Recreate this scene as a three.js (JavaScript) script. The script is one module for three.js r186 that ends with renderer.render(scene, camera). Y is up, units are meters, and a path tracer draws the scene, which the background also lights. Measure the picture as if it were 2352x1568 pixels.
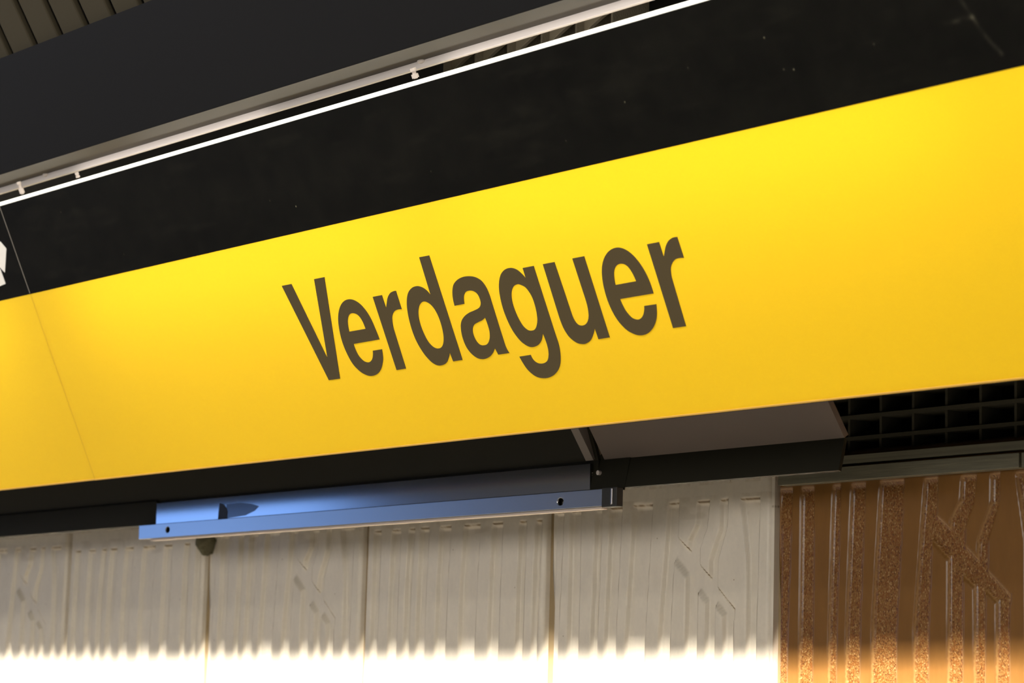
import * as THREE from 'three';
import { RectAreaLightUniformsLib } from 'three/addons/lights/RectAreaLightUniformsLib.js';
import { RoundedBoxGeometry } from 'three/addons/geometries/RoundedBoxGeometry.js';
import { mergeGeometries } from 'three/addons/utils/BufferGeometryUtils.js';

// ---------------------------------------------------------------- camera, exposure
const scene = new THREE.Scene();
scene.background = new THREE.Color(0x000000);
const camera = new THREE.PerspectiveCamera(14.889, 2352 / 1568, 0.1, 60);
camera.position.set(3.8261, 1.65, 3.0);
camera.up.set(0.0954, 0.9893, 0.1104);
camera.lookAt(3.8261 - 0.7788, 1.65 + 0.1432, 3.0 - 0.6107);
camera.focus = 4.15;
camera.userData.fStop = 7;
const renderer = new THREE.WebGLRenderer({ antialias: true });
renderer.toneMapping = THREE.LinearToneMapping;
renderer.toneMappingExposure = 1.0;
renderer.shadowMap.enabled = true;
RectAreaLightUniformsLib.init();

// light levels, all in one place (radiance of the lamp faces)
const L = {
  platform: 37,        // ceiling tubes over the platform
  signTube: 8.1,        // tubes inside the sign box
  slot: 4.6,             // what leaks out of the top slot of the sign box
  washer: 172,         // hooded tubes that wash the wall from below
  track: 8,            // tubes over the tracks
  far: 3.4,            // unseen fill panels added on the far wall
  screen: 1.4,         // blue advertising screen on the far wall
};
const LETTERS = [[[1681,3004,1,1974,3003,1,2292,1650,1,2653,3006,1,2956,3006,1,2453,1277,1,2123,1277,1]],[[3882,1824,1,3867,1996,0,3825,2221,0,3726,2403,0,3603,2509,0,3457,2562,0,3286,2555,0,3127,2480,0,2992,2342,0,2910,2178,0,2859,1948,0,2869,1722,0,2944,1490,0,3093,1333,0,3239,1263,0,3360,1242,0,3520,1263,0,3669,1341,0,3795,1480,0,3837,1577,0,3859,1657,1,3605,1657,1,3569,1583,0,3510,1518,0,3423,1480,0,3349,1480,0,3260,1516,0,3178,1611,0,3146,1736,0,3146,1820,1],[3139,2035,1,3606,2036,1,3587,2177,0,3527,2279,0,3404,2328,0,3286,2310,0,3202,2228,0,3159,2131,0]],[[4075,2533,1,4329,2534,1,4328,2310,1,4386,2388,0,4454,2470,0,4554,2537,0,4654,2560,0,4730,2559,1,4721,2250,1,4619,2255,0,4513,2235,0,4429,2175,0,4380,2091,0,4347,1956,1,4325,1280,1,4066,1278,1]],[[5594,3014,1,5856,3012,1,5835,1284,1,5592,1284,1,5579,1434,1,5524,1364,0,5405,1275,0,5262,1248,0,5134,1269,0,5016,1350,0,4900,1513,0,4822,1749,0,4820,2016,0,4880,2275,0,4996,2464,0,5144,2553,0,5304,2571,0,5433,2531,0,5518,2466,0,5572,2387,1],[5357,2309,0,5228,2274,0,5130,2172,0,5078,2026,0,5076,1850,0,5122,1668,0,5208,1565,0,5307,1526,0,5425,1543,0,5518,1628,0,5577,1772,0,5596,1970,0,5564,2136,0,5485,2251,0]],[[6076,2156,1,6095,2279,0,6142,2392,0,6223,2490,0,6355,2552,0,6506,2578,0,6661,2571,0,6802,2537,0,6916,2465,0,6978,2352,0,6999,2214,1,6983,1422,0,6995,1343,0,7021,1284,1,6746,1284,1,6716,1395,1,6626,1321,0,6510,1268,0,6364,1248,0,6226,1276,0,6113,1356,0,6037,1477,0,6018,1637,0,6056,1801,0,6118,1893,0,6221,1960,0,6368,2008,0,6516,2031,0,6652,2060,0,6719,2110,0,6740,2176,0,6725,2265,0,6664,2323,0,6571,2349,0,6460,2340,0,6381,2285,0,6346,2221,0,6328,2158,1],[6721,1893,1,6726,1730,0,6708,1635,0,6655,1543,0,6570,1478,0,6465,1464,0,6378,1487,0,6322,1557,0,6304,1657,0,6328,1743,0,6394,1805,0,6509,1836,0,6625,1858,0]],[[7966,2543,1,8229,2544,1,8224,1456,1,8221,1271,0,8164,1084,0,8083,963,0,7953,872,0,7794,822,0,7620,821,0,7465,865,0,7339,968,0,7275,1078,0,7231,1205,1,7505,1207,1,7527,1132,0,7587,1075,0,7681,1049,0,7792,1058,0,7870,1099,0,7933,1196,0,7959,1322,0,7946,1510,1,7866,1409,0,7756,1343,0,7610,1322,0,7490,1356,0,7364,1460,0,7261,1653,0,7214,1918,0,7230,2150,0,7288,2338,0,7400,2492,0,7536,2566,0,7690,2579,0,7816,2537,0,7897,2466,0,7963,2382,1],[7734,2313,0,7614,2286,0,7523,2194,0,7475,2044,0,7483,1862,0,7535,1689,0,7611,1603,0,7695,1576,0,7799,1590,0,7883,1664,0,7936,1761,0,7971,1924,0,7966,2091,0,7900,2233,0,7819,2287,0]],[[8447,2543,1,8719,2544,1,8733,1747,1,8747,1636,0,8793,1561,0,8868,1533,0,8961,1543,0,9043,1594,0,9097,1677,0,9132,1812,0,9137,2010,1,9134,2546,1,9405,2547,1,9398,1294,1,9142,1292,1,9136,1462,1,9068,1382,0,8961,1293,0,8840,1255,0,8752,1256,0,8647,1285,0,8528,1377,0,8464,1495,0,8438,1629,0,8435,1810,1]],[[10609,1833,1,10603,2028,0,10556,2221,0,10460,2398,0,10327,2523,0,10175,2579,0,10003,2565,0,9850,2490,0,9732,2371,0,9658,2227,0,9611,2022,0,9611,1782,0,9673,1554,0,9800,1377,0,9951,1285,0,10063,1258,0,10202,1263,0,10351,1324,0,10469,1420,0,10545,1535,0,10593,1673,1,10337,1675,1,10300,1600,0,10235,1531,0,10158,1497,0,10083,1497,0,9998,1538,0,9922,1642,0,9889,1751,0,9878,1832,1],[9876,2048,1,10333,2051,1,10300,2196,0,10238,2299,0,10133,2340,0,10021,2321,0,9947,2259,0,9897,2151,0]],[[10791,2547,1,11047,2548,1,11048,2324,1,11094,2389,0,11156,2470,0,11242,2538,0,11334,2570,0,11398,2574,0,11441,2571,1,11443,2262,1,11346,2270,0,11258,2260,0,11173,2211,0,11113,2139,0,11078,2015,1,11057,1291,1,10784,1293,1]]];

// ---------------------------------------------------------------- helpers
const D2R = Math.PI / 180;
let seed = 1234567;
const rnd = () => { seed = (seed * 1664525 + 1013904223) >>> 0; return seed / 4294967296; };
const hash = (x, y) => { let h = (x * 374761393 + y * 668265263) | 0; h = Math.imul(h ^ (h >>> 13), 1274126177); return ((h ^ (h >>> 16)) >>> 0) / 4294967296; };
const noise = (x, y) => {
  const i = Math.floor(x), j = Math.floor(y), u = x - i, v = y - j, a = u * u * (3 - 2 * u), b = v * v * (3 - 2 * v);
  return (hash(i, j) * (1 - a) + hash(i + 1, j) * a) * (1 - b) + (hash(i, j + 1) * (1 - a) + hash(i + 1, j + 1) * a) * b;
};
const fbm = (x, y) => 0.5 * noise(x, y) + 0.27 * noise(x * 2.1 + 7, y * 2.1) + 0.15 * noise(x * 4.3, y * 4.3 + 3) + 0.08 * noise(x * 8.7, y * 8.7);
const smooth = (a, b, x) => { const t = Math.min(1, Math.max(0, (x - a) / (b - a))); return t * t * (3 - 2 * t); };
const lin = (r, g, b) => new THREE.Color().setRGB(r, g, b);
const mat = (name, rgb, roughness, extra = {}) => { const m = new THREE.MeshPhysicalMaterial({ color: lin(...rgb), roughness, ...extra }); m.name = name; return m; };
const taken = {};
function numbered(name) { const n = taken[name] = (taken[name] ?? -1) + 1; return n ? `${name}_${String(n).padStart(3, '0')}` : name; }
function shadow(m) { m.castShadow = m.receiveShadow = true; return m; }
function obj(name, geometry, material, parent) {
  const m = shadow(new THREE.Mesh(Array.isArray(geometry) ? (geometry.length > 1 ? mergeGeometries(geometry) : geometry[0]) : geometry, material));
  m.name = parent ? name : numbered(name);
  (parent ?? scene).add(m);
  return m;
}
function thing(name, label, category, [x, y, z] = [0, 0, 0], group) {
  const g = new THREE.Group(); g.name = numbered(name); g.position.set(x, y, z); scene.add(g);
  g.userData = { label, category }; if (group) g.userData.group = group;
  return g;
}
function struct(o, label) { o.userData.kind = 'structure'; if (label) o.userData.label = label; return o; }
const plain = (g) => { const n = g.index ? g.toNonIndexed() : g; for (const k of Object.keys(n.attributes)) if (!['position', 'normal', 'uv'].includes(k)) n.deleteAttribute(k); return n; };
const box = (x0, x1, y0, y1, z0, z1) => plain(new THREE.BoxGeometry(x1 - x0, y1 - y0, z1 - z0).translate((x0 + x1) / 2, (y0 + y1) / 2, (z0 + z1) / 2));
const rbox = (x0, x1, y0, y1, z0, z1, r = 0.001) => plain(new RoundedBoxGeometry(x1 - x0, y1 - y0, z1 - z0, 2, r).translate((x0 + x1) / 2, (y0 + y1) / 2, (z0 + z1) / 2));
// a profile of [z, y] points drawn along x
function along(profile, x0, x1) {
  const s = new THREE.Shape(profile.map(([z, y]) => new THREE.Vector2(-z, y)));
  return plain(new THREE.ExtrudeGeometry(s, { depth: x1 - x0, bevelEnabled: false }).rotateY(Math.PI / 2).translate(x0, 0, 0));
}
// a sheet of thickness t that follows a line of [z, y] points
function sheet(line, t, x0, x1) {
  const n = line.length, off = line.map((p, i) => {
    const a = line[Math.max(0, i - 1)], b = line[Math.min(n - 1, i + 1)], l = Math.hypot(b[0] - a[0], b[1] - a[1]);
    return [p[0] - (b[1] - a[1]) / l * t, p[1] + (b[0] - a[0]) / l * t];
  });
  return along([...line, ...off.reverse()], x0, x1);
}
const cyl = (r, len, seg = 16) => plain(new THREE.CylinderGeometry(r, r, len, seg));
function texture(w, h, fill, srgb = true) {
  const d = new Uint8Array(w * h * 4);
  for (let j = 0; j < h; j++) for (let i = 0; i < w; i++) {
    const c = fill(i, j), k = (j * w + i) * 4;
    for (let q = 0; q < 3; q++) d[k + q] = Math.max(0, Math.min(255, Math.round(Array.isArray(c) ? c[q] : c)));
    d[k + 3] = 255;
  }
  const t = new THREE.DataTexture(d, w, h); t.magFilter = t.minFilter = THREE.LinearFilter; t.wrapS = t.wrapT = THREE.RepeatWrapping;
  if (srgb) t.colorSpace = THREE.SRGBColorSpace; t.needsUpdate = true; return t;
}
function rect(name, width, height, rgb, intensity, position, towards, parent = scene) {
  const l = new THREE.RectAreaLight(lin(...rgb), intensity, width, height);
  l.name = name; l.position.set(...position); parent.add(l);
  l.lookAt(new THREE.Vector3(...towards)); return l;
}

// ---------------------------------------------------------------- materials
const warm = [1, 0.935, 0.84];
const fine = texture(256, 256, (i, j) => 150 + 105 * fbm(i / 5, j / 5), false);
const patch = texture(512, 512, (i, j) => { const v = 205 + 60 * (fbm(i / 40, j / 40) - 0.5) + 26 * (hash(i, j) - 0.5); return [v, v, v]; });
const M = {
  grout: mat('tan_grout', [0.34, 0.245, 0.125], 0.95, { bumpMap: fine, bumpScale: 0.001 }),
  concrete: mat('dark_concrete', [0.09, 0.08, 0.06], 0.95, { map: patch }),
  void: mat('black_void', [0.012, 0.011, 0.008], 0.9),
  floor: mat('terrazzo', [0.5, 0.47, 0.42], 0.55, { map: patch }),
  ceil: mat('dark_ceiling', [0.06, 0.055, 0.05], 0.9),
  far: mat('far_wall_tile', [0.14, 0.14, 0.145], 0.6),
  blackFace: null,
  yellow: mat('yellow_acrylic', [0.97, 0.66, 0.011], 1, { transmission: 0.56, thickness: 0, specularIntensity: 0.3 }),
  letter: mat('black_vinyl', [0.07, 0.051, 0.021], 0.6, { specularIntensity: 0.5 }),
  white: mat('white_vinyl', [0.82, 0.8, 0.76], 0.5),
  edge: mat('grey_panel_edge', [0.22, 0.2, 0.17], 0.4),
  liner: mat('white_liner', [0.62, 0.61, 0.58], 0.8),
  shell: mat('black_housing', [0.01, 0.009, 0.006], 0.7, { specularIntensity: 0.3 }),
  rim: mat('glow_painted_rim', [0.9, 0.88, 0.8], 0.4, { emissive: lin(1.1, 1.08, 0.93), emissiveIntensity: 1 }),  // pale frame edge; slot light falling on it is painted in as glow
  tube: mat('fluorescent_tube', [0.9, 0.9, 0.85], 0.3, { emissive: lin(1, 0.93, 0.8), emissiveIntensity: 6 }),
  fascia: mat('dark_fascia_paint', [0.0105, 0.0105, 0.0112], 0.42, { specularIntensity: 0.12 }),
  alu: mat('brushed_aluminium', [0.62, 0.58, 0.55], 0.34, { metalness: 1 }),
  soffit: mat('grey_brown_metal', [0.035, 0.029, 0.022], 0.5, { specularIntensity: 0.5 }),
  slat: mat('brown_slat', [0.034, 0.028, 0.016], 0.75, { specularIntensity: 0.4 }),
  grey: mat('grey_brown_panel', [0.17, 0.135, 0.112], 0.6, { specularIntensity: 0.5 }),
  lip: mat('grey_lip', [0.2, 0.165, 0.14], 0.55),
  hood: mat('black_hood', [0.022, 0.02, 0.012], 0.6, { specularIntensity: 0.3 }),
  strip: mat('polished_steel_strip', [0.42, 0.43, 0.45], 0.13, { metalness: 1 }),
  rail: mat('anodised_rail', [0.56, 0.56, 0.56], 0.26, { metalness: 1 }),
  rubber: mat('black_rubber', [0.022, 0.021, 0.018], 0.6),
  grille: mat('dusty_grille', [0.085, 0.076, 0.05], 0.8, { specularIntensity: 0.4 }),
  profile: mat('grey_green_profile', [0.25, 0.23, 0.15], 0.6, { map: patch }),
  dusty: mat('dusty_louvre', [0.5, 0.43, 0.3], 0.9, { bumpMap: fine, bumpScale: 0.002 }),
  moss: mat('dark_mortar', [0.12, 0.11, 0.06], 0.95, { bumpMap: fine, bumpScale: 0.004 }),
  bolt: mat('pale_bolt', [0.62, 0.55, 0.5], 0.5),
  screen: mat('screen_picture', [0.05, 0.08, 0.12], 0.4, { emissive: lin(0.3, 0.6, 1.4), emissiveIntensity: L.screen }),
  panel: mat('fill_panel_face', [0.8, 0.8, 0.78], 0.5, { emissive: lin(1, 0.96, 0.92), emissiveIntensity: 2 }),
  lampBody: mat('white_lamp_body', [0.7, 0.7, 0.68], 0.5),
};

// ---------------------------------------------------------------- the place around the view
struct(obj('floor', box(-13, 7, -0.1, 0, -0.2, 6.1), M.floor));
struct(obj('ceiling', box(-13, 7, 4.2, 4.3, -0.2, 6.1), M.ceil));
struct(obj('wall_front', box(-13, 7, 0, 4.2, 6, 6.1), M.far));
struct(obj('wall_left', box(-13.1, -13, 0, 4.2, -0.2, 6.1), M.far));
struct(obj('wall_right', box(7, 7.1, 0, 4.2, -0.2, 6.1), M.far));

// ---------------------------------------------------------------- relief tiles of the back wall
const A = [[29, 53, 50, 26], [91, 121, 114, 84], [148, 167, 154, 135], [187, 215, 206, 178], [251, 286, 274, 239], [328, 380, 367, 315], [418, 449, 443, 408], [501, 521, 517, 494], [549, 567, 558, 540]]
  .map(([l, r, rb, lb]) => [[l, 2011], [r, 2011], [(r + rb) / 2, 1905], [rb, 1300], [lb, 1300], [(l + lb) / 2, 1905]]);
const low = 1300;
const B = [
  [[7.5, 2024], [38, 2024], [30, 1798], [30, low], [-2, low], [-2, 1798]],
  [[57, 2024], [86.5, 2024], [87.5, low], [54, low]],
  [[127.6, 2024], [145.4, 2024], [139, 1797], [139, low], [121, low], [121, 1797]],
  [[168, 2024], [199.5, 2024], [189.5, 1797], [189.5, low], [159, low], [159, 1797]],
  [[230, 2026], [281, 2025], [267, 1796], [267, low], [214.5, low], [214.5, 1796]],
  [[322.6, 2025], [350, 2025.4], [348, 1970], [339, 1927], [332.6, 1796], [332.6, low], [301.8, low], [301.8, 1796]],
  [[397.3, 2024.6], [427.3, 2024.5], [421.7, 1981], [404.3, 1945.7], [405, 1897], [374, 1926], [375.5, 1960], [395, 1986.6]],
  [[455.3, 2024.5], [473.3, 2025.5], [471, 1979], [449.5, 1924], [449, 1860], [427, 1880], [429.7, 1927], [454.7, 1979.7]],
  [[504, 2024.4], [550.5, 2024], [545.6, 1794.5], [545.6, low], [522, low], [522, 1794.7], [520.7, 1922]],
  [[328, 1975], [345, 1968], [374, 1946.7], [405, 1917.5], [427, 1900], [449, 1879.5], [493.6, 1841], [492.4, 1823.4], [464.7, 1832.6], [444.7, 1849.6], [421.5, 1855.5], [401, 1872.7], [370, 1900.4], [339, 1927.4], [325, 1935]],
  [[370.3, 1918], [401, 1890], [400, low], [371.5, low]],
  [[421.5, 1872], [444.7, 1866], [443, low], [426, low]],
  [[465, 1851], [491, 1842], [493, low], [467, low]],
];
for (const P of [...A, ...B]) { const X = P.map((p) => p[0]), Y = P.map((p) => p[1]); P.box = [Math.min(...X), Math.max(...X), Math.min(...Y), Math.max(...Y)]; }
function depthIn(polygons, x, y) {            // > 0 inside a groove, in mm from its nearest edge
  let best = -12;
  for (const P of polygons) {
    const [l, r, b0, t0] = P.box;
    if (Math.max(l - x, x - r, b0 - y, y - t0) > -best) continue;
    let inside = false, d = 1e9;
    for (let i = 0, j = P.length - 1; i < P.length; j = i++) {
      const [ax, ay] = P[j], [bx, by] = P[i];
      if ((ay > y) !== (by > y) && x < (bx - ax) * (y - ay) / (by - ay) + ax) inside = !inside;
      const ex = bx - ax, ey = by - ay, t = Math.max(0, Math.min(1, ((x - ax) * ex + (y - ay) * ey) / (ex * ex + ey * ey)));
      const q = Math.hypot(x - ax - ex * t, y - ay - ey * t); if (q < d) d = q;
    }
    if (!inside) d = -d;
    if (d > best) best = d;
  }
  return best;
}
const yBot = 1.31, yTop = 2.082, TW = 0.58;
function tileGeometry(polygons, relief, bevel) {
  const nx = 230, ny = 176, w = TW, h = yTop - yBot, pos = [], uv = [], idx = [];
  for (let j = 0; j <= ny; j++) for (let i = 0; i <= nx; i++) {
    const x = w * i / nx, y = yBot + h * j / ny, d = depthIn(polygons, x * 1000, y * 1000);
    const rim = Math.min(x, w - x, y - yBot, yTop - y) * 1000;
    let z = relief * (1 - smooth(-bevel * 0.4, bevel, d)) - 0.008 * (1 - smooth(0, 15, rim)) ** 2;
    z += 0.0008 * (fbm(x * 30, y * 9) - 0.5);
    if (rim < 1e-6) z = -0.014;
    pos.push(x, y - yBot, z); uv.push(i / nx, j / ny);
    if (i < nx && j < ny) { const a = j * (nx + 1) + i; idx.push(a, a + 1, a + nx + 2, a, a + nx + 2, a + nx + 1); }
  }
  const g = new THREE.BufferGeometry();
  g.setAttribute('position', new THREE.Float32BufferAttribute(pos, 3)); g.setAttribute('uv', new THREE.Float32BufferAttribute(uv, 2));
  g.setIndex(idx); g.computeVertexNormals(); return g;
}
// glaze: cream with brown grime and painted shade on top and right groove edges, a few spots
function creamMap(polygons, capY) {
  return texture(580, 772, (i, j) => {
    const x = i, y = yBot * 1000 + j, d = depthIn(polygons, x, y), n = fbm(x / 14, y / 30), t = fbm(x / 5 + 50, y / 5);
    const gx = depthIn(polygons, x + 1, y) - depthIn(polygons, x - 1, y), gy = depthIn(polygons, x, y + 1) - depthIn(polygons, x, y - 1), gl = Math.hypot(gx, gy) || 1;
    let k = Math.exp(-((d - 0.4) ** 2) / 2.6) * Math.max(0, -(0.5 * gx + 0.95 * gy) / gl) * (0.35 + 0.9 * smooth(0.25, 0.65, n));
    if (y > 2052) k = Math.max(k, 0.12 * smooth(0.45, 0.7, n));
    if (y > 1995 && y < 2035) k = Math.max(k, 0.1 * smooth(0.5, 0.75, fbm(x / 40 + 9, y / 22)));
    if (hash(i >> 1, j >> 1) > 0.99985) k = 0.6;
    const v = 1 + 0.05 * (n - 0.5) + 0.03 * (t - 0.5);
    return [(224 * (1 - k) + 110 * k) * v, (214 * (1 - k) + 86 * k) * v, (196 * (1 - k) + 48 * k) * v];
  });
}
function caramelMaps() {
  const W = 870, H = 1158, s = 1.5, grain = new Float32Array(W * H), col = new Uint8Array(W * H * 3);
  for (let j = 0; j < H; j++) for (let i = 0; i < W; i++) {
    const x = i / s, y = yBot * 1000 + j / s, d = depthIn(B, x, y) + 1.2 * (noise(x / 3, y / 4) - 0.5), n = fbm(x / 12, y / 40);
    const inG = smooth(0.5, 2.5, d), lineK = Math.exp(-((d - 0.6) ** 2) / 1.2);
    // grains: nearest jittered cell centre
    let best = 9e9, id = 0; const cx = Math.floor(x / 2.0), cy = Math.floor(y / 3.2);
    for (let q = -1; q < 2; q++) for (let p = -1; p < 2; p++) {
      const u = cx + p, v = cy + q, jx = (u + hash(u, v)) * 2.0, jy = (v + hash(v + 91, u)) * 3.2, dd = (x - jx) ** 2 + (y - jy) ** 2 * 0.7;
      if (dd < best) { best = dd; id = hash(u * 7 + 3, v * 5 + 1); }
    }
    const sm = [126 + 10 * (n - 0.5), 87 + 8 * (n - 0.5), 40 + 6 * (n - 0.5)];
    const pal = id < 0.3 ? [118, 66, 26] : id < 0.55 ? [150, 110, 66] : id < 0.64 ? [184, 152, 112] : id < 0.74 ? [84, 44, 20] : [134, 96, 52];
    const a = inG * (best < 1.7 ? 0.55 : 0.2), k = (j * W + i) * 3;
    for (let q = 0; q < 3; q++) col[k + q] = Math.max(0, Math.min(255, (sm[q] * (1 - a) + pal[q] * a) + 26 * lineK));
    grain[j * W + i] = inG * (0.35 + 0.65 * id) * (best < 1.7 ? 1 : 0.4);
  }
  return [texture(W, H, (i, j) => { const k = (j * W + i) * 3; return [col[k], col[k + 1], col[k + 2]]; }), texture(W, H, (i, j) => 255 * grain[j * W + i], false)];
}
const wallBack = struct(obj('wall_back', box(-13, 7, 0, 2.082, -0.2, -0.006), M.grout), 'tiled platform wall with tan joints');
const upper = struct(obj('wall_upper', box(-13, 7, 2.082, 4.2, -0.2, -0.09), M.concrete), 'dark bare wall above the tiles');
{
  const gA = tileGeometry(A, 0.0075, 3), gB = tileGeometry(B, 0.0075, 3), gC = tileGeometry(B, 0.0055, 4);
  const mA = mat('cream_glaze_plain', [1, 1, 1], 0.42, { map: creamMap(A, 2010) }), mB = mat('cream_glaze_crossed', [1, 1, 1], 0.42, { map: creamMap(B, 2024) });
  const [cc, cb] = caramelMaps();
  const mC = mat('caramel_glaze', [1, 1, 1], 0.4, { map: cc, bumpMap: cb, bumpScale: 0.0006, clearcoat: 0.4, clearcoatRoughness: 0.1, specularIntensity: 0.4 });
  const joints = [-2.856, -2.258, -1.661, -1.047, -0.450, 0.132, 0.7215, 1.31, 1.90];
  joints.slice(0, -1).forEach((x, i) => {
    const w = joints[i + 1] - x, brown = x > 0.7, odd = i % 2 === 1;
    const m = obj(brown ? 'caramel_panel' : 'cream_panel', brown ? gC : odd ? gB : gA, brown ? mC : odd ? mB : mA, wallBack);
    if (brown) m.userData.label = 'caramel glazed relief panel with speckled grooves';
    m.position.set(x + (brown ? 0.004 : 0.006), yBot + (brown ? 0.012 : 0), brown ? 0.003 : 0); m.scale.x = (w - (brown ? 0.004 : 0.012)) / TW;
    if (brown) m.rotation.y = 0.6 * D2R;
    // plainer row below, out of the picture
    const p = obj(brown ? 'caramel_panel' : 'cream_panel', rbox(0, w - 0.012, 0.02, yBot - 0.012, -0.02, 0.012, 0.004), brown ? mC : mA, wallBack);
    p.position.set(x + 0.006, 0, 0);
  });
  // cream wall return beside the caramel panel
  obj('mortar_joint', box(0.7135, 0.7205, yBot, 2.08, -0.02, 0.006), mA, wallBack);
}

// ---------------------------------------------------------------- ventilation grille above the caramel panels
{
  const g = thing('ventilation_grille', 'dusty dark metal ventilation grille above the caramel wall panels', 'grille', [0, 2.04, 0]);
  obj('backing', box(0.73, 2.6, 0.045, 0.56, -0.088, -0.082), M.void, g);
  const bar = box(0.73, 2.6, -0.003, 0.003, -0.05, 0);
  for (let k = 0; k < 13; k++) { const m = obj('slat', bar, M.grille, g); m.position.set(0, 0.0705 + 0.0345 * k, 0); }
  const up = box(-0.0025, 0.0025, 0.02, 0.5, -0.05, -0.003);
  for (let k = 0; k < 26; k++) { const m = obj('divider', up, M.grille, g); m.position.set(0.741 + 0.0695 * k, 0.024, 0); }
  obj('frame', rbox(0.752, 1.262, 0.0, 0.0225, 0.0096, 0.03), M.profile, g);
  obj('frame', rbox(1.267, 2.6, 0.0, 0.0225, 0.0096, 0.03), M.profile, g);
  obj('inner_frame', rbox(0.752, 2.6, 0.027, 0.041, 0.0096, 0.026), M.profile, g);
}

// ---------------------------------------------------------------- duct cover that runs along the top of the tiles
{
  const g = thing('duct_cover', 'black duct cover with grey sloping face above the cream tiles', 'cover', [0, 2.034, 0]);
  // in local y: bottom 0, crease 0.05, sloping face up and out to 0.2
  const low1 = [[0.2, 0.0], [0.188, 0.05]], slope = [[0.188, 0.05], [0.188 + 0.69 * 0.15, 0.2]];
  obj('lower_face', sheet(low1, 0.006, 0.50, 1.058), M.hood, g);
  const s = obj('sloping_panel', sheet(slope, 0.01, 0.50, 1.058), M.grey, g); s.userData.label = 'grey-brown sloping panel';
  for (const x of [-2.4, -1.2, 0.0, 0.6]) obj('hanger', box(x, x + 0.03, 0.1, 0.125, -0.09 , 0.2), M.hood, g);
  obj('back_plate', box(-3.2, 0.7, 0.05, 0.2, 0.02, 0.03), M.hood, g);
  obj('dark_panel', sheet([[0.193, 0.03], [0.193, 0.05], [0.25, 0.2]], 0.006, -3.2, 0.49), M.hood, g);
  obj('dark_skirt', rbox(-3.2, -0.94, 0.0, 0.05, 0.17, 0.199), M.hood, g);
  const r = obj('upright_lip', sheet([[0.197, 0.05], [0.197 + 0.69 * 0.15, 0.2]], 0.03, 0.462, 0.482), M.lip, g); r.userData.label = 'light grey-brown slanted lip';
  const st = obj('mirror_strip', sheet([[0.2, -0.006], [0.2009, 0.044]], 0.004, -0.935, 0.478), M.strip, g); st.userData.label = 'shiny steel strip mirroring blue light';
  obj('corner_plate', sheet([[0.2014, -0.004], [0.1895, 0.05]], 0.002, 0.478, 0.567), M.hood, g);
  const b = obj('bolt', cyl(0.004, 0.006).rotateX(Math.PI / 2), M.bolt, g); b.position.set(0.497, 0.028, 0.197);
  const sm = mat('grime_on_steel', [0.1, 0.11, 0.13], 0.55, { metalness: 1 });
  const blot = (name, P, m, z) => { const d = obj(name, new THREE.ShapeGeometry(new THREE.Shape(P.map((p) => new THREE.Vector2(...p)))), m, st); d.position.set(-0.69, 0.0, z); };
  blot('grime_patch', [[0, 0.0], [0.034, 0.001], [0.036, 0.014], [0.03, 0.022], [0.018, 0.03], [0.004, 0.033], [0.001, 0.015]], sm, 0.2013);
  blot('grime_smear', [[0.03, 0.001], [0.1, 0.004], [0.135, 0.012], [0.15, 0.02], [0.12, 0.026], [0.08, 0.03], [0.03, 0.029]], mat('thin_grime', [0.24, 0.26, 0.29], 0.3, { metalness: 1 }), 0.2009);
}

// ---------------------------------------------------------------- metal rail under it
{
  const g = thing('metal_rail', 'long aluminium rail with two holes and a black end cap', 'rail', [0, 2.003, 0.2]);
  // square tube with drilled holes
  const sh = new THREE.Shape([[-0.978, 0.0015], [0.53, 0.0015], [0.53, 0.029], [-0.978, 0.029]].map((p) => new THREE.Vector2(...p)));
  for (const [x, y] of [[-0.862, 0.0165], [0.419, 0.0135]]) { const h = new THREE.Path(); h.absellipse(x, y, 0.009, 0.007, 0, Math.PI * 2); sh.holes.push(h); }
  const bar = obj('bar', plain(new THREE.ExtrudeGeometry(sh, { depth: 0.0016, bevelEnabled: true, bevelSize: 0.0012, bevelThickness: 0.0012, bevelSegments: 2, curveSegments: 20 }).translate(0, 0, 0.012)), M.rail, g);
  bar.rotation.x = 1.2 * D2R;
  obj('tube_body', [box(-0.978, 0.53, 0.0255, 0.0295, 0.003, 0.0125), box(-0.978, 0.53, 0.0005, 0.003, 0.003, 0.0125)], M.rail, g);
  obj('inner_face', box(-0.977, 0.529, 0.003, 0.0255, 0.003, 0.004), M.void, g);
  const lip = obj('bottom_lip', rbox(-0.93, 0.528, -0.0045, -0.0005, 0.003, 0.016), mat('pale_lip', [0.62, 0.52, 0.44], 0.5), g); lip.userData.label = 'pale lower lip';
  const c = obj('end_cap', rbox(0.528, 0.567, -0.002, 0.031, 0.0026, 0.017, 0.002), M.rubber, g); c.userData.label = 'black rubber end cap';
  const t = obj('end_clip', rbox(0.553, 0.5575, 0.002, 0.029, 0.016, 0.019), M.alu, c); t.userData.label = 'thin metal clip';
  for (const x of [-0.862, 0.419]) { const sc = obj('screw', cyl(0.0035, 0.003).rotateX(Math.PI / 2), M.alu, bar); sc.position.set(x, 0.011, 0.006); }
  for (const x of [-0.7, 0.2]) obj('bracket', box(x, x + 0.03, 0.006, 0.0245, 0.001, 0.003), M.hood, g);
}
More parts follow.
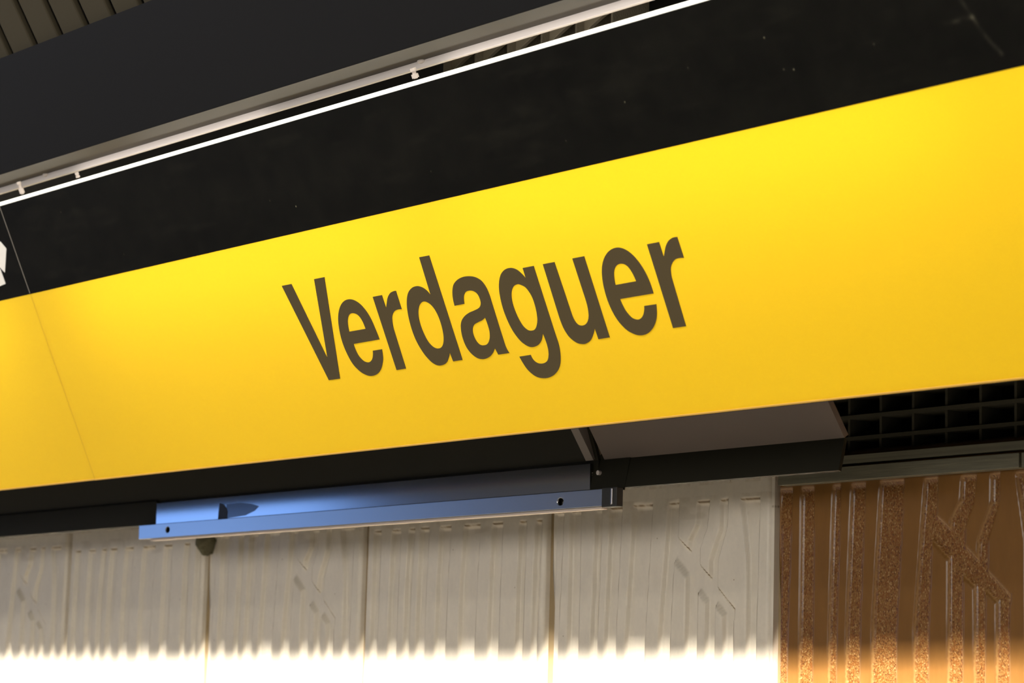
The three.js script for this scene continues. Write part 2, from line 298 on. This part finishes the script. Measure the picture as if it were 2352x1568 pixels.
{
  const gpos = new THREE.IcosahedronGeometry(1, 4), p = gpos.attributes.position;
  for (let i = 0; i < p.count; i++) { const k = 0.85 + 0.35 * noise(p.getX(i) * 3 + 5, p.getY(i) * 3 + p.getZ(i) * 2 + 9), ta = 0.72 + 0.28 * p.getY(i); p.setXYZ(i, p.getX(i) * k * ta * 0.021, p.getY(i) * k * 0.026, p.getZ(i) * k * 0.024); }
  gpos.computeVertexNormals();
  const m = obj('mortar_lump', gpos, M.moss); m.position.set(-1.030, 2.012, 0.018);
  m.userData = { label: 'dark mossy lump of mortar in the tile joint under the rail', category: 'mortar' };
}

// ---------------------------------------------------------------- backlit signs
const TILT = 25, S0 = [2.09, 0.5];
// dust and scuff marks on the black band, in metres along and up it
const dust = [[0.9469, 0.0422, 150], [1.789, 0.0746, 90], [2.0835, 0.1111, 110], [2.1005, 0.0647, 70], [2.1176, 0.0615, 120], [0.8798, 0.0617, 60], [0.2137, 0.1357, 60], [0.3793, 0.0317, 60], [1.6446, 0.0415, 40], [2.2626, 0.0678, 45], [1.9303, 0.0985, 45], [1.4809, 0.1863, 60], [1.321, 0.0451, 40]];
const scuffs = [[2.3825, 0.0713, 2.4257, 0.071], [2.4257, 0.071, 2.4364, 0.0443], [2.4364, 0.0443, 2.4532, 0.0193], [2.4159, 0.0948, 2.4257, 0.071]];
const specks = texture(2048, 128, (i, j) => {
  const x = i / 2048 * 3.116, y = j / 128 * 0.178;
  let v = 15 + 8 * (fbm(x * 3, y * 14) - 0.5) + 8 * (fbm(x * 30, y * 30) - 0.5);
  v += 5 * smooth(0.55, 0.8, fbm(x * 9 + 40, y * 40));
  for (const [px, py, a] of dust) { const q = ((x - px) ** 2 + (y - py) ** 2) / 1.6e-6; if (q < 9) v += a * Math.exp(-q); }
  for (const [ax, ay, bx, by] of scuffs) { const t = Math.max(0, Math.min(1, ((x - ax) * (bx - ax) + (y - ay) * (by - ay)) / ((bx - ax) ** 2 + (by - ay) ** 2))), q = Math.hypot(x - ax - (bx - ax) * t, y - ay - (by - ay) * t); if (q < 0.012) v += 34 * Math.exp(-q * q / 1.2e-5) * noise(x * 90, y * 90); }
  return [v * 1.04, v, v * 0.82];
});
M.blackFace = mat('black_sign_face', [1, 1, 1], 0.45, { map: specks, specularIntensity: 0.12 });
const dotG = new THREE.SphereGeometry(1, 6, 4);
const faces = {};
function signBox(name, label, x0, x1, sink, tubes) {
  const t = thing(name, label, 'sign', [0, S0[0], S0[1]], 'backlit panels of the sign band');
  t.rotation.x = TILT * D2R;
  delete t.userData.group;
  const a = x0 + 0.001, b = x1 - 0.001, n1 = -sink, n0 = -0.005 - sink;
  // translucent yellow sheet: front face and folded edges, open behind
  const yg = [new THREE.PlaneGeometry(b - a, 0.382, 1, 1).translate((a + b) / 2, 0.191, n1),
    new THREE.PlaneGeometry(b - a, 0.006).rotateX(Math.PI / 2).translate((a + b) / 2, 0, n1 - 0.003)].map(plain);
  const yf = obj('yellow_face', yg, M.yellow, t);
  const bf = obj('black_band', box(a, b, 0.382, 0.56, n0, n1 + 0.0002), M.blackFace, t); bf.userData.label = 'matt black upper band';
  { const uv = bf.geometry.attributes.uv, ps = bf.geometry.attributes.position; for (let i = 0; i < uv.count; i++) uv.setXY(i, (ps.getX(i) + 0.666) / 3.116, (ps.getY(i) - 0.382) / 0.178); }
  obj('top_rim', rbox(a, b, 0.5605, 0.567, n0 - 0.006, n1 + 0.0015, 0.002), M.rim, t).userData.label = 'white top edge with the light on it painted in as glow';
  const bl = obj('bottom_edge', rbox(a, b, -0.0016, 0.0012, n1 - 0.008, n1 + 0.0012, 0.0006), mat('yellow_edge_trim', [0.55, 0.32, 0.05], 0.6), t); bl.userData.label = 'thin pale bottom edge';
  // housing in the sign's own axes: world points turned back
  const c = Math.cos(TILT * D2R), s = Math.sin(TILT * D2R);
  const loc = ([z, y]) => { const dy = y - S0[0], dz = z - S0[1]; return [-dy * s + dz * c, dy * c + dz * s]; };
  const line = [[0.496, 2.0912], [0.36, 2.16], [0.36, 2.6], [0.655, 2.62]].map(loc);
  obj('housing', sheet(line, 0.003, x0, x1), M.shell, t);
  obj('reflector', sheet(line, -0.003, x0, x1), M.liner, t);
  if (sink) obj('end_wall', along([[0.496, 2.095], [0.362, 2.17], [0.362, 2.6], [0.655, 2.618], [0.735, 2.6]].map(loc), x0, x0 + 0.004), M.liner, t);
  else obj('end_wall', along([[0.496, 2.095], [0.362, 2.17], [0.362, 2.6], [0.655, 2.618], [0.735, 2.6]].map(loc), x1 - 0.004, x1), M.liner, t);
  for (const [u, v, p, q] of tubes) {
    const [tz, ty] = loc([0.50, 2.52]);
    const m = obj('lamp_tube', cyl(0.013, v - u).rotateZ(Math.PI / 2), M.tube, t); m.position.set((u + v) / 2, ty, tz);
    const P = (z, y) => [(u + v) / 2, y, z];
    rect('sign_tube_light', v - u, 0.026, [1, 0.97, 0.9], L.signTube, P(0.513, 2.512), P(0.63, 2.38));
    rect('slot_light', q - p, 0.02, [1, 0.93, 0.86], L.slot, [(p + q) / 2, 2.6085, 0.733], [(p + q) / 2, 2.648, 0.67]);
  }
  faces[name] = { yellow: yf, black: bf };
  return t;
}
const main = signBox('station_name_sign', 'backlit yellow sign with a black upper band and large black lettering', -0.666, 2.45, 0, [[-0.54, 0.57, -0.42, 0.22], [0.63, 1.72, 0.72, 1.55], [1.84, 2.42, 1.9, 2.4]]);
const side = signBox('direction_sign', 'backlit yellow sign with a white pictogram on its black band', -2.4, -0.6668, 0.0015, [[-1.86, -0.79, -1.8, -0.85]]);
{
  const e = obj('seam_strip', box(-0.6662, -0.6642, 0.384, 0.56, -0.004, 0.0006), M.edge, faces.station_name_sign.black); e.userData.label = 'thin grey seam';
  obj('seam_strip', box(-0.6674, -0.6650, 0.001, 0.382, -0.004, -0.0009), mat('dark_yellow_seam', [0.5, 0.27, 0.01], 0.8), faces.station_name_sign.yellow);
  // lettering: contours of x, s, corner in tenths of a millimetre
  const curve = (c, path) => {
    const n = c.length / 3, P = [...Array(n)].map((_, i) => new THREE.Vector2(c[i * 3] / 1e4, c[i * 3 + 1] / 1e4)), K = (i) => c[((i + n) % n) * 3 + 2], Q = (i) => P[(i + n) % n];
    path.moveTo(P[0].x, P[0].y);
    for (let i = 0; i < n; i++) {
      const p = Q(i), q = Q(i + 1);
      if (K(i) && K(i + 1)) { path.lineTo(q.x, q.y); continue; }
      const len = p.distanceTo(q), tan = (k) => { const t = Q(k + 1).clone().sub(Q(k - 1)); return t.multiplyScalar(len / (3 * Math.max(1e-6, t.length()))); };
      const t0 = K(i) ? null : tan(i), t1 = K(i + 1) ? null : tan(i + 1);
      const a = t0 ? p.clone().add(t0) : p.clone().lerp(t1 ? q.clone().sub(t1) : q, 0.5), b = t1 ? q.clone().sub(t1) : q.clone().lerp(a, 0.5);
      path.bezierCurveTo(a.x, a.y, b.x, b.y, q.x, q.y);
    }
  };
  for (const letter of LETTERS) {
    const sh = new THREE.Shape(); curve(letter[0], sh);
    for (const hole of letter.slice(1)) { const h = new THREE.Path(); curve(hole, h); sh.holes.push(h); }
    obj('letter', plain(new THREE.ExtrudeGeometry(sh, { depth: 0.0006, bevelEnabled: false, curveSegments: 8 }).translate(0, 0, 0.0003)), M.letter, faces.station_name_sign.yellow);
  }
  // white pictogram at the right end of the other sign
  for (const P of [[[-0.7112, 0.4946], [-0.6976, 0.4781], [-0.7348, 0.4338], [-0.746, 0.4455], [-0.79, 0.46], [-0.79, 0.5]], [[-0.7475, 0.4434], [-0.7472, 0.4125], [-0.7707, 0.4107], [-0.80, 0.41], [-0.80, 0.44]]]) {
    const s = new THREE.Shape(P.map((p) => new THREE.Vector2(...p)));
    obj('pictogram', plain(new THREE.ExtrudeGeometry(s, { depth: 0.0006, bevelEnabled: false }).translate(0, 0, -0.0012)), M.white, faces.direction_sign.black);
  }
  // fixings that stick up behind the rim
  for (const [x, r, h] of [[-0.572, 0.005, 0.022], [-0.358, 0.004, 0.008], [0.6865, 0.0055, 0.014]]) {
    const b = obj('bolt', plain(mergeGeometries([cyl(r * 0.6, h).translate(0, h / 2, 0), cyl(r, h * 0.45).translate(0, h * 0.3, 0), cyl(r * 0.9, 0.005).translate(0, h, 0)])), M.bolt, main);
    b.position.set(x, 0.57, -0.004);
  }
}

// ---------------------------------------------------------------- dark fascia above the sign
{
  const c = Math.cos(25 * D2R), s = Math.sin(25 * D2R), y0 = 2.648, z0 = 0.765;
  const g = thing('upper_fascia', 'long plain dark grey fascia above the yellow sign', 'fascia', [0, y0, 0]);
  obj('front_panel', sheet([[z0, 0.0], [z0 + 0.2035 * s, 0.2035 * c]], 0.004, -3.2, 3.0), M.fascia, g);
  obj('soffit', box(-3.2, 3.0, 0.0, 0.003, 0.703, z0 - 0.001), M.soffit, g).userData.label = 'grey-brown metal underside';
  obj('aluminium_lip', rbox(-3.2, 3.0, -0.0115, 0.002, 0.698, 0.705, 0.0012), mat('pale_metal_lip', [0.72, 0.66, 0.63], 0.5), g).userData.label = 'bright aluminium lip';
  obj('back_panel', box(-3.2, 3.0, 0.003, 0.5, 0.698, 0.702), M.shell, g);
  for (const x of [-0.545, 0.655]) { const b = obj('screw', new THREE.SphereGeometry(0.0055, 10, 8), M.bolt, g); b.scale.set(1.6, 0.8, 1); b.position.set(x, -0.001, 0.7055); }
}
{
  const g = thing('louvre_grille', 'dusty metal louvre seen through the slot above the sign', 'grille', [0, 2.63, 0.55]);
  obj('rail', box(0.55, 1.0, 0.0, 0.008, -0.01, 0.05), M.dusty, g);
  [0.571, 0.653, 0.735, 0.817, 0.899, 0.981].forEach((x, i, a) => {
    obj('fin', box(x - 0.002, x + 0.002, 0.0, 0.13, -0.02, 0.05), M.dusty, g);
    if (i < a.length - 1) {
      const w = a[i + 1] - x - 0.004, sh = new THREE.Shape(); sh.moveTo(0.003, 0.1); sh.lineTo(w, 0.1); sh.lineTo(w, 0.068); sh.quadraticCurveTo(0.022, 0.048, 0.012, 0.041); sh.lineTo(0.003, 0.041);
      const k = obj('slat', plain(new THREE.ExtrudeGeometry(sh, { depth: 0.006, bevelEnabled: true, bevelSize: 0.001, bevelThickness: 0.001, bevelSegments: 1 })), M.dusty, g); k.position.set(x, 0, 0.03);
    }
  });
  obj('backing', box(0.5, 1.05, 0.0, 0.14, -0.04, -0.036), M.void, g);
}
{
  const g = thing('slatted_cladding', 'dark brown slatted cladding rising above the fascia', 'cladding', [0, 2.80, 0.815]);
  g.rotation.x = 31.5 * D2R;
  const sl = rbox(-0.0375, 0.0375, 0, 1.55, -0.012, 0, 0.003);
  for (let k = -26; k < 24; k++) { const m = obj('slat', sl, M.slat, g); m.position.set(-0.3115 + 0.0945 * k, 0, 0); }
  obj('backing', box(-3.0, 2.2, 0, 1.55, -0.05, -0.04), M.void, g);
}

// ---------------------------------------------------------------- lamps, added fill panels and the screen outside the picture
for (let k = 0; k < 6; k++) {
  const x = -8.5 + 2.4 * k, t = thing('ceiling_lamp', 'white linear ceiling lamp over the platform', 'lamp', [x, 4.0, 2.3], 'linear ceiling lamps over the platform');
  obj('lamp_housing', rbox(-0.95, 0.95, 0.02, 0.2, -0.17, 0.17, 0.01), M.lampBody, t);
  obj('lamp_diffuser', rbox(-0.93, 0.93, 0.0, 0.02, -0.15, 0.15, 0.004), M.tube, t);
  rect('ceiling_lamp_light', 1.86, 0.3, warm, L.platform, [x, 3.995, 2.3], [x, 0, 2.3]);
}
for (let k = 0; k < 5; k++) {
  const x = -7 + 2.6 * k, t = thing('track_lamp', 'narrow linear ceiling lamp over the tracks', 'lamp', [x, 3.75, 4.3], 'narrow lamps over the tracks');
  obj('lamp_housing', rbox(-0.95, 0.95, 0.02, 0.45, -0.06, 0.06, 0.01), M.lampBody, t);
  obj('lamp_diffuser', rbox(-0.93, 0.93, 0.0, 0.02, -0.05, 0.05, 0.004), M.tube, t);
  rect('track_lamp_light', 1.86, 0.1, warm, L.track, [x, 3.745, 4.3], [x, 0, 4.3]);
}
for (let k = 0; k < 7; k++) {
  const x = -4.6 + 1.3 * k, t = thing('wall_washer', 'hooded tube lamp that lights the tiled wall', 'lamp', [x, 1.5, 0], 'hooded tube lamps along the tiled wall');
  obj('lamp_hood', sheet([[0.05, 0.17], [0.1, 0.17], [0.19, 0.12], [0.2, -0.06]], -0.004, -0.65, 0.65), M.lampBody, t);
  for (const u of [-0.6, 0.58]) obj('lamp_arm', box(u, u + 0.02, 0.1, 0.106, 0.012, 0.19), M.lampBody, t);
  const m = obj('lamp_tube', cyl(0.0145, 1.28).rotateZ(Math.PI / 2), M.tube, t); m.position.set(0, 0.025, 0.135);
  rect('wall_washer_light', 1.29, 0.029, warm, L.washer, [x, 1.535, 0.112], [x, 1.66, 0]);
}
{
  const t = thing('advertising_screen', 'large blue lit advertising screen on the far wall', 'screen', [-10.4, 1.3, 5.95]);
  obj('frame', rbox(-1.85, 1.85, 0, 1.9, 0, 0.05, 0.01), M.shell, t);
  obj('display', box(-1.78, 1.78, 0.07, 1.83, -0.006, 0), M.screen, t);
  const l = rect('screen_light', 3.5, 1.7, [0.3, 0.52, 1], L.screen * 0.4, [-10.4, 2.25, 5.93], [-10.4, 2.25, 0]);
}
for (const x of [0.2, 2.1, 4.0]) {  // unseen panels added to light the upper tiles softly from across the tracks
  const t = thing('fill_panel', 'wide fill panel added on the far wall to light the tiles', 'lamp', [x, 2.1, 5.92], 'added fill panels on the far wall');
  obj('lamp_housing', rbox(-0.93, 0.93, 0, 1.26, 0.01, 0.07, 0.01), M.lampBody, t);
  obj('lamp_diffuser', rbox(-0.9, 0.9, 0.03, 1.23, -0.01, 0.01, 0.005), M.panel, t);
  rect('fill_panel_light', 1.8, 1.2, [1, 0.96, 0.92], L.far, [x, 2.73, 5.905], [x, 2.73, 0]);
}
renderer.render(scene, camera);
